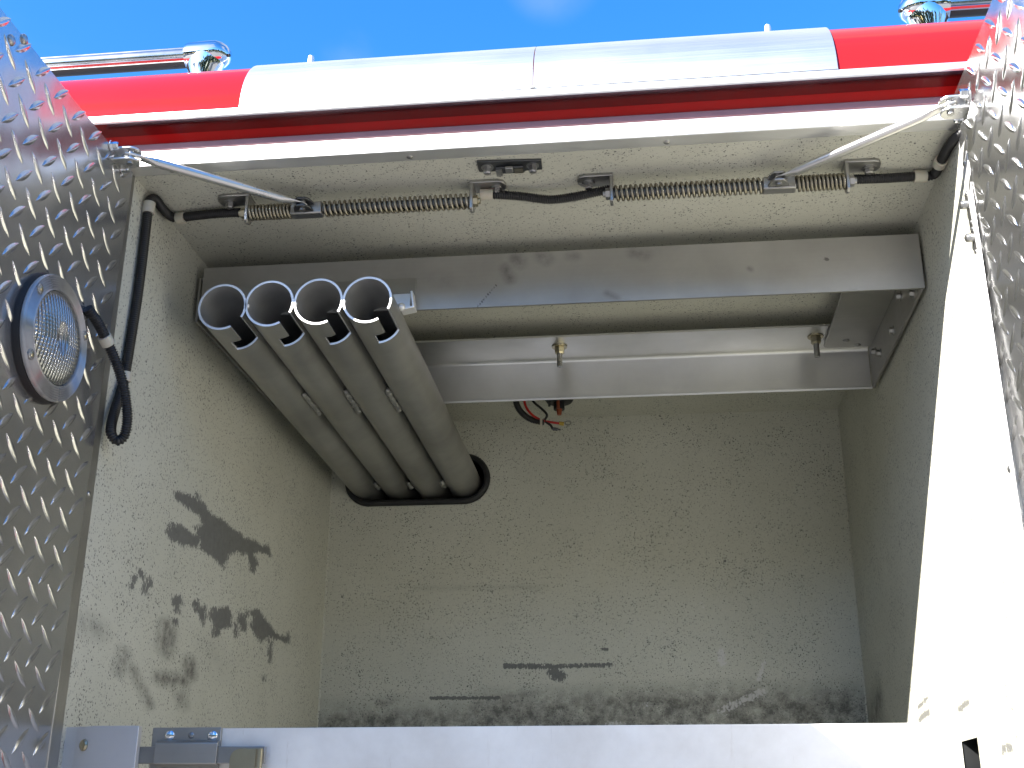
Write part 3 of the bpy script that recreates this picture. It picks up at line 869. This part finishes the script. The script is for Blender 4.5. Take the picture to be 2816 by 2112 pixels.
stay(-.409, -.3455, -.2995, -.0885, -1, 1, 12, 29, (-.519, -.080, -.0175), -1, 'spring stay of the left shaded door with a round silver rod', 'zincy')
stay(.105, .3075, .3515, .4195, -1, 1, 29, 12, (.521, -.080, -.0155), 1, 'spring stay of the right sunlit door with a gleaming silver rod', 'zinc')

# ------------------------------------------------------------------ latch strike plate on the ceiling
sp = thing('strike_plate', (-.03, .025, 0), 'small dark latch plate with two bolts on the ceiling front', 'latch plate')
pr = [(-.0735, .0085), (.0135, .0135), (.0125, .0385), (-.0105, .0390), (-.0110, .0415), (-.0500, .0400), (-.0505, .0365), (-.0740, .0355)]
fixn(Mb().prism(pr, 'z', -.0030, -.0002).build('plate', M['dark_steel'], sp, bevel=.0006))
Mb().box(-.0495, -.0120, .0225, .0385, -.0062, -.0031).build('slot_block', M['dark_steel'], sp, bevel=.0008)
Mb().box(-.0365, -.0260, .0180, .0300, -.0105, -.0063).build('striker', M['zinc'], sp, bevel=.001)
Mb().box(-.0250, -.0135, .0260, .0370, -.0075, -.0063).build('wear_strip', M['spring'], sp)
Mb().box(-.0500, -.0415, .0255, .0405, -.0085, -.0063).build('stop_tab', M['zinc'], sp)
for x, y in ((-.0610, .0235), (.0005, .0260)):
    fixn(Mb().hexbolt((x, y, -.0030), (0, 0, -1), .0058, .0095).build('bolt', M['zinc'], sp))

# ------------------------------------------------------------------ hanging aluminium frame under the ceiling
fz0, fz1 = -.1130, -.0260
fr2 = thing('hanging_frame', (0, .45, 0), 'rectangular frame of aluminium angle hung below the compartment ceiling', 'frame')
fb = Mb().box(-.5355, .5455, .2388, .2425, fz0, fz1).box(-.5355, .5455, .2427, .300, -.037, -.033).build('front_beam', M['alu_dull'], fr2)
wall_grid('beam_face', (-.5355, .2385, fz1), (1.081, 0, 0), (0, 0, fz0 - fz1), 360, 30,
          {'smudge': capsules([(-.062, -.052, -.055, -.068, .007, .9), (-.046, -.034, -.040, -.042, .008, 1), (-.008, -.033, .000, -.038, .008, .9), (.035, -.034, .045, -.036, .006, .6), (.13, -.034, .15, -.040, .007, .7), (.09, -.10, .105, -.108, .004, .7), (.30, -.07, .302, -.071, .003, 1), (-.17, -.06, -.15, -.07, .012, .3)], 0, 2),
           'stain': capsules([(-.104, -.113, -.090, -.095, .0014, .9), (-.090, -.095, -.074, -.076, .0011, .85), (.41, -.060, .413, -.061, .0025, 1)], 0, 2)}, mat='beam', parent=fb)
Mb().box(-.4770, -.1980, .2350, .2384, -.1130, -.0620).build('backing_plate', M['alu_dull'], fr2, bevel=.0006)
# rear angle: flat flange forward, rounded bend, upright flange hanging down
pts = [(.5475, -.0370)]
for k in range(7):
    a = math.pi / 2 * k / 6
    pts.append((.6480 + .0075 * math.sin(a), -.0445 + .0075 * math.cos(a)))
pts.append((.6555, -.1075))
for k in range(1, 5):
    a = math.pi / 2 * k / 4
    pts.append((.6505 + .005 * math.cos(a), -.1075 - .005 * math.sin(a)))
Mb().sheet(pts, .0035, 'x', -.53, .5385).build('rear_angle', M['alu'], fr2, sharp=20)
for s in (-1, 1):
    xo, xi = s * .5445, s * .4570
    sd = Mb()
    c = .008
    pr = [(xi, .2430), (s * .5400, .2430), (s * .5400, .6300), (xi + s * c, .6300), (xi + s * c * .3, .6300 - c * .3), (xi, .6300 - c)]
    sd.prism(pr, 'z', -.0445, -.0410)
    x0, x1 = sorted((s * .5400, xo))
    sd.box(x0, x1, .2430, .6560, fz0 - .001, -.0405)
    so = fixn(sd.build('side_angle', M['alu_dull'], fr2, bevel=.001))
    if s > 0:
        for x, y in ((.492, .597), (.515, .620)):
            Mb().screw((x, y, -.0446), (0, 0, -1), .0055).build('rivet', M['zinc'], so)
        for y, z in ((.445, -.112 + .02), (.37, -.066), (.600, -.066), (.560, -.085), (.262, -.100), (.285, -.100)):
            fixn(Mb().hexbolt((.5398, y, z), (-1, 0, 0), .0055, .006).build('bolt', M['zinc'], so))
for x in (-.0075, .4395):
    bo = Mb().cyl((x, .590, -.034), (x, .590, -.0760), .0050, 14)
    bo = bo.build('hanger_bolt', M['zinc'], fr2)
    fixn(Mb().hexbolt((x, .590, -.0372), (0, 0, -1), .0095, .0125).build('nut', M['zincy'], bo))

# ------------------------------------------------------------------ rack of four slotted pipes welded side by side
rack = thing('pipe_rack', (-.36, .6, -.14), 'four slotted aluminium pipes welded in a row through the back wall slot', 'pipe rack')
FY, BY = .130, 1.33
PIPES = [(-.4575, -.1440, -.4745, -.1345), (-.3880, -.1420, -.4035, -.1345), (-.3165, -.1422, -.3310, -.1345), (-.2455, -.1428, -.2580, -.1345)]
RO, RI = .0358, .0326
def pipe(fx, fz, bx, bz, rot):
    ny = [0, .004, .025, .048, .062, .078, .11, .2, .4, .6, .8, 1.0, BY - FY]
    na = 96
    def A(i): return 2 * math.pi * i / na
    def cut(i, j):
        a = (math.degrees(A(i + .5)) + rot) % 360
        y0 = ny[j]
        if 300 < a < 333 and y0 < .078 - 1e-6: return True           # straight entry
        if 272 < a < 333 and .047 < y0 < .078 - 1e-6: return True    # bayonet turn
        return False
    o = Mb(); e = Mb(); n_ = Mb()
    def P(i, j, r):
        t = ny[j] / (D - FY)
        return (fx + (bx - fx) * t + r * math.cos(A(i)), FY + ny[j], fz + (bz - fz) * t + r * math.sin(A(i)))
    for j in range(len(ny) - 1):
        for i in range(na):
            if cut(i, j): continue
            o.add([P(i, j, RO), P(i + 1, j, RO), P(i + 1, j + 1, RO), P(i, j + 1, RO)], [(0, 1, 2, 3)])
            n_.add([P(i, j, RI), P(i + 1, j, RI), P(i + 1, j + 1, RI), P(i, j + 1, RI)], [(3, 2, 1, 0)])
            if j == 0 or cut(i, j - 1):
                e.add([P(i, j, RI), P(i + 1, j, RI), P(i + 1, j, RO), P(i, j, RO)], [(0, 1, 2, 3)])
            if j < len(ny) - 2 and cut(i, j + 1):
                e.add([P(i, j + 1, RI), P(i + 1, j + 1, RI), P(i + 1, j + 1, RO), P(i, j + 1, RO)], [(3, 2, 1, 0)])
            for di in (-1, 1):
                if cut((i + di) % na, j):
                    q = i if di < 0 else i + 1
                    e.add([P(q, j, RI), P(q, j, RO), P(q, j + 1, RO), P(q, j + 1, RI)], [(0, 1, 2, 3)])
    return o, e, n_
def weld(ob, d=1e-5):
    import bmesh
    bm = bmesh.new(); bm.from_mesh(ob.data)
    bmesh.ops.remove_doubles(bm, verts=bm.verts, dist=d)
    bm.to_mesh(ob.data); bm.free()
    ob.data.polygons.foreach_set('use_smooth', [True] * len(ob.data.polygons))
    ob.data.set_sharp_from_angle(angle=R(40))
    return ob
for (fx, fz, bx, bz), rot in zip(PIPES, (2, 0, 3, 0)):
    o, e, n_ = pipe(fx, fz, bx, bz, rot)
    po = weld(o.build('pipe', M['tube'], rack))
    weld(e.build('cut_rim', M['tube_cut'], po))
    weld(n_.build('bore', M['bore'], po))
for k in range(3):
    for y0, y1 in ((.455, .560), (1.035, 1.075)):
        wb = Mb()
        n = int((y1 - y0) / .010)
        for i in range(n):
            y = y0 + (y1 - y0) * (i + .5) / n
            t = (y - FY) / (D - FY)
            xa = PIPES[k][0] + (PIPES[k][2] - PIPES[k][0]) * t; xb = PIPES[k + 1][0] + (PIPES[k + 1][2] - PIPES[k + 1][0]) * t
            z = (PIPES[k][1] + (PIPES[k][3] - PIPES[k][1]) * t) - .0185 + random.uniform(-.001, .001)
            r_ = random.uniform(.0055, .0075)
            wb.lathe([(.0005, -r_), (r_ * .7, -r_ * .7), (r_, 0), (r_ * .7, r_ * .7), (.0005, r_)], ((xa + xb) / 2 + random.uniform(-.001, .001), y, z), (.3, 1, .2), 9, capend=False)
        wb.build('weld_bead', M['tube'], rack, sharp=80)
    t0 = ((PIPES[k][0] + PIPES[k + 1][0]) / 2, FY + .004, (PIPES[k][1] + PIPES[k + 1][1]) / 2)
    Mb().lathe([(.0005, -.003), (.0035, -.002), (.0045, 0), (.0035, .003), (.0005, .004)], t0, (0, 1, 0), 10, capend=False).build('tack_weld', M['tube_cut'], rack, sharp=80)
tb = Mb().sheet([(-.2020, -.0925), (-.1985, -.1165), (-.2160, -.1200)], .0035, 'y', .214, .2345)
tb.box(-.2310, -.2035, .2280, .2346, -.1165, -.0900)
fixn(tb.build('mounting_tab', M['tube_cut'], rack, bevel=.0008))
Mb().lathe([(.0005, -.006), (.005, -.004), (.007, 0), (.005, .004), (.0005, .006)], (-.2150, .215, -.1180), (.3, 1, .2), 12, capend=False).build('weld_bead', M['tube_cut'], rack, sharp=80)

# ------------------------------------------------------------------ wiring behind the rear angle
wh = thing('wiring', (-.09, .96, -.02), 'loose red and black wires with a ring terminal below the rear angle', 'wiring')
hose('sleeve', [(-.128, .955, .000), (-.126, .955, -.012), (-.120, .955, -.026), (-.108, .955, -.040), (-.092, .955, -.050), (-.076, .955, -.0545), (-.068, .955, -.0565)], .0068, wh)
Mb().sweep([tuple(q) for q in spline([(-.108, .950, .0), (-.108, .950, -.014), (-.101, .950, -.030), (-.088, .950, -.044), (-.070, .953, -.053), (-.045, .953, -.0585), (-.034, .953, -.0605)], .003)], .0026, 8).build('red_wire', M['wire_red'], wh)
Mb().sweep([tuple(q) for q in spline([(-.094, .952, .0), (-.089, .952, -.012), (-.072, .952, -.028), (-.062, .952, -.041), (-.066, .953, -.051), (-.064, .953, -.056), (-.055, .953, -.063), (-.050, .953, -.072)], .003)], .0026, 8).build('black_wire', M['black'], wh)
Mb().box(-.0760, -.0715, .946, .964, -.0680, -.0470).build('cable_tie', M['nylon'], wh, bevel=.001)
Mb().cyl((-.036, .953, -.0600), (-.027, .953, -.0615), .0042, 12).build('terminal_sleeve', M['yellow'], wh)
Mb().sweep([(-.0185 + .0062 * math.cos(a), .953 + .002 * math.sin(a), -.0595 + .0048 * math.sin(a)) for a in np.linspace(0, 2 * math.pi, 20, endpoint=False)], .0013, 6, closed=True).build('ring_terminal', M['zinc'], wh)
Mb().cyl((-.050, .953, -.071), (-.040, .953, -.073), .0036, 8).cyl((-.040, .953, -.073), (-.034, .953, -.074), .0018, 6).build('spade_terminal', M['dark_steel'], wh)
sol = thing('switch', (-.035, .97, 0), 'black switch with copper middle hanging beside the loose wires', 'switch')
Mb().lathe([(.030, -.0005), (.030, -.004), (.026, -.0095), (.010, -.0105)], (-.037, .965, 0), (0, 0, 1), 24).build('flange', M['black'], sol)
Mb().cyl((-.0375, .965, -.010), (-.0375, .965, -.026), .0115, 16).build('body', M['black'], sol)
Mb().cyl((-.0385, .9545, -.010), (-.0385, .9545, -.027), .0035, 10).build('coil', M['copper'], sol)
Mb().cyl((-.0370, .962, -.026), (-.0370, .962, -.0385), .0062, 14, .0045).build('plunger', M['copper'], sol)
Mb().cyl((-.0575, .960, -.010), (-.0575, .960, -.020), .0026, 10).build('stud', M['dark_steel'], sol)

# ------------------------------------------------------------------ drop panel across the bottom, with its slide bolt
pn = thing('drop_panel', (0, .02, -.92), 'scuffed bare aluminium panel across the bottom of the opening with a slide bolt', 'panel')
pr = [(-.4470, -.92), (.4690, -.92), (.4670, -.7500), (.4610, -.7390), (.4490, -.7325), (-.4470, -.7352)]
fixn(Mb().prism(pr, 'y', .0200, .0235).build('panel', M['panel'], pn, bevel=.0008))
lp = Mb().box(-.4460, -.3630, .0150, .0198, -.80, -.7343).build('latch_plate', M['alu_dull'], pn, bevel=.0008)
for x, z in ((-.4245, -.7433), (-.3725, -.7440)):
    Mb().screw((x, .0150, z), (0, -1, 0), .0060).build('screw', M['chrome'], lp)
Mb().screw((-.3985, .0150, -.7432), (0, -1, 0), .0036).build('rivet', M['zinc'], lp)
hs = Mb().prism([(.0149, -.7490), (.0090, -.7490), (.0050, -.7505), (.0020, -.7525), (.0020, -.7755), (.0149, -.7785)], 'x', -.4360, -.3615)
fixn(hs.build('latch_housing', M['alu_dull'], pn, bevel=.0008))
Mb().box(-.4800, -.3060, .0060, .0115, -.7750, -.7560).build('bolt_bar', M['zinc'], pn, bevel=.0008)
tab = [(-.3460 + .0 , -.790)] + [(-.3340 - .012 * math.cos(a), -.7705 + .012 * math.sin(a)) for a in np.linspace(0, math.pi / 2, 7)] + [(-.3085, -.7585), (-.3085, -.790)]
kn = Mb().prism(tab, 'y', .0030, .0058)
kn.cyl((-.3110, .0020, -.790), (-.3110, .0020, -.7588), .0042, 14)
fixn(kn.build('thumb_tab', M['zincy'], pn, bevel=.0006))
kp = thing('latch_keeper', (-.53, 0, -.92), 'bent aluminium keeper bracket with a slotted screw on the left wall', 'bracket')
ko = Mb().sheet([(-.4575, .0060), (-.4575, -.0015), (-.5060, -.0015), (-.5340, .0115), (-.5370, .0125), (-.5490, .0125), (-.5490, .045)], .0025, 'z', -.90, -.7335)
fixn(ko.build('bracket', M['jamb'], kp, bevel=.0008))
sc = Mb().lathe([(.0068, 0), (.0068, .003), (.0050, .0048), (.002, .0052)], (-.5215, .0050, -.7545), (-.42, -.91, 0), 12)
sc.box(-.5228, -.5214, -.0014, .0010, -.7600, -.7490)
fixn(sc.build('screw', M['zincy'], kp))
Mb().screw((-.4640, -.0016, -.7555), (0, -1, 0), .0022).build('rivet', M['dark_steel'], kp)

# ------------------------------------------------------------------ roof handrails and studs
def handrail(xs, xe, side, label):
    """xs: stanchion middle, xe: far end of the bar, side: which way the bar runs from the stanchion"""
    y, z = .140, .2960 if side < 0 else .2935
    t = thing('handrail', (xs, y, .205), label, 'handrail', 'handrails along the roof edge')
    # fluted bar
    prof = []
    for k in range(48):
        a = 2 * math.pi * k / 48
        r_ = .0160 - (.0016 if abs(((math.degrees(a)) % 60) - 30) < 6 else 0)
        prof.append((y + r_ * math.cos(a), z + r_ * math.sin(a)))
    x0, x1 = sorted((xs + side * .012, xe))
    fixn(Mb().prism(prof, 'x', x0, x1).build('bar', M['rail'], t, sharp=25))
    arc = [R(a) for a in range(238, 312, 6)]
    gp = [(y + .0166 * math.cos(a), z + .0166 * math.sin(a)) for a in arc] + [(y + .0150 * math.cos(a), z + .0150 * math.sin(a)) for a in arc[::-1]]
    fixn(Mb().prism(gp, 'x', x0, x1).build('lower_strip', M['rubber'], t, sharp=25))  # black band along the lower part of the bar
    # cast end: dome, socket and tapered foot
    s = -side
    st = Mb().lathe([(.0210, -.034), (.0228, -.028), (.0235, .006), (.0228, .015), (.0195, .024), (.0140, .031), (.0070, .0350), (.0008, .0360)], (xs, y, z), (s, 0, 0), 32)
    secs = [(.000, .033, .0230), (-.012, .0325, .0225), (-.026, .0275, .0195), (-.038, .0215, .0165), (-.052, .0175, .0145), (-.070, .0165, .015), (-.091, .022, .020)]
    v0 = len(st.v); NS = 24
    for dz, a_, b_ in secs:
        for k in range(NS):
            an = 2 * math.pi * k / NS
            st.v.append((xs - s * .002 + a_ * math.cos(an) + s * dz * .12, y + b_ * math.sin(an), z + dz))
    for k in range(len(secs) - 1):
        for l in range(NS):
            st.f.append((v0 + k * NS + l, v0 + k * NS + (l + 1) % NS, v0 + (k + 1) * NS + (l + 1) % NS, v0 + (k + 1) * NS + l))
    so = fixn(st.build('end_bracket', M['chrome'], t, sharp=60))
    Mb().cyl((xs + s * .0335, y - .006, z - .006), (xs + s * .037, y - .007, z - .0065), .0028, 10).build('set_screw', M['black'], so)
    return t
handrail(-.5235, -1.6, -1, 'chrome roof handrail above the left red roof edge')
handrail(.5690, 1.7, 1, 'chrome roof handrail above the right red roof edge')
for x, lab in ((-.3765, 'short pale roof stud nearer the left handrail'), (.3500, 'short pale roof stud nearer the right handrail')):
    t = thing('roof_stud', (x, .2, .205), lab, 'stud', 'studs behind the bare metal roof edge')
    fixn(Mb().lathe([(.0085, 0), (.0085, .004), (.0066, .010), (.0052, .116), (.0046, .121)], (x, .2, .205), (0, 0, 1), 16).build('post', M['alu_lit'], t))
    Mb().cyl((x, .2, .2052), (x, .2, .209), .016, 20).build('foot', M['alu'], t)
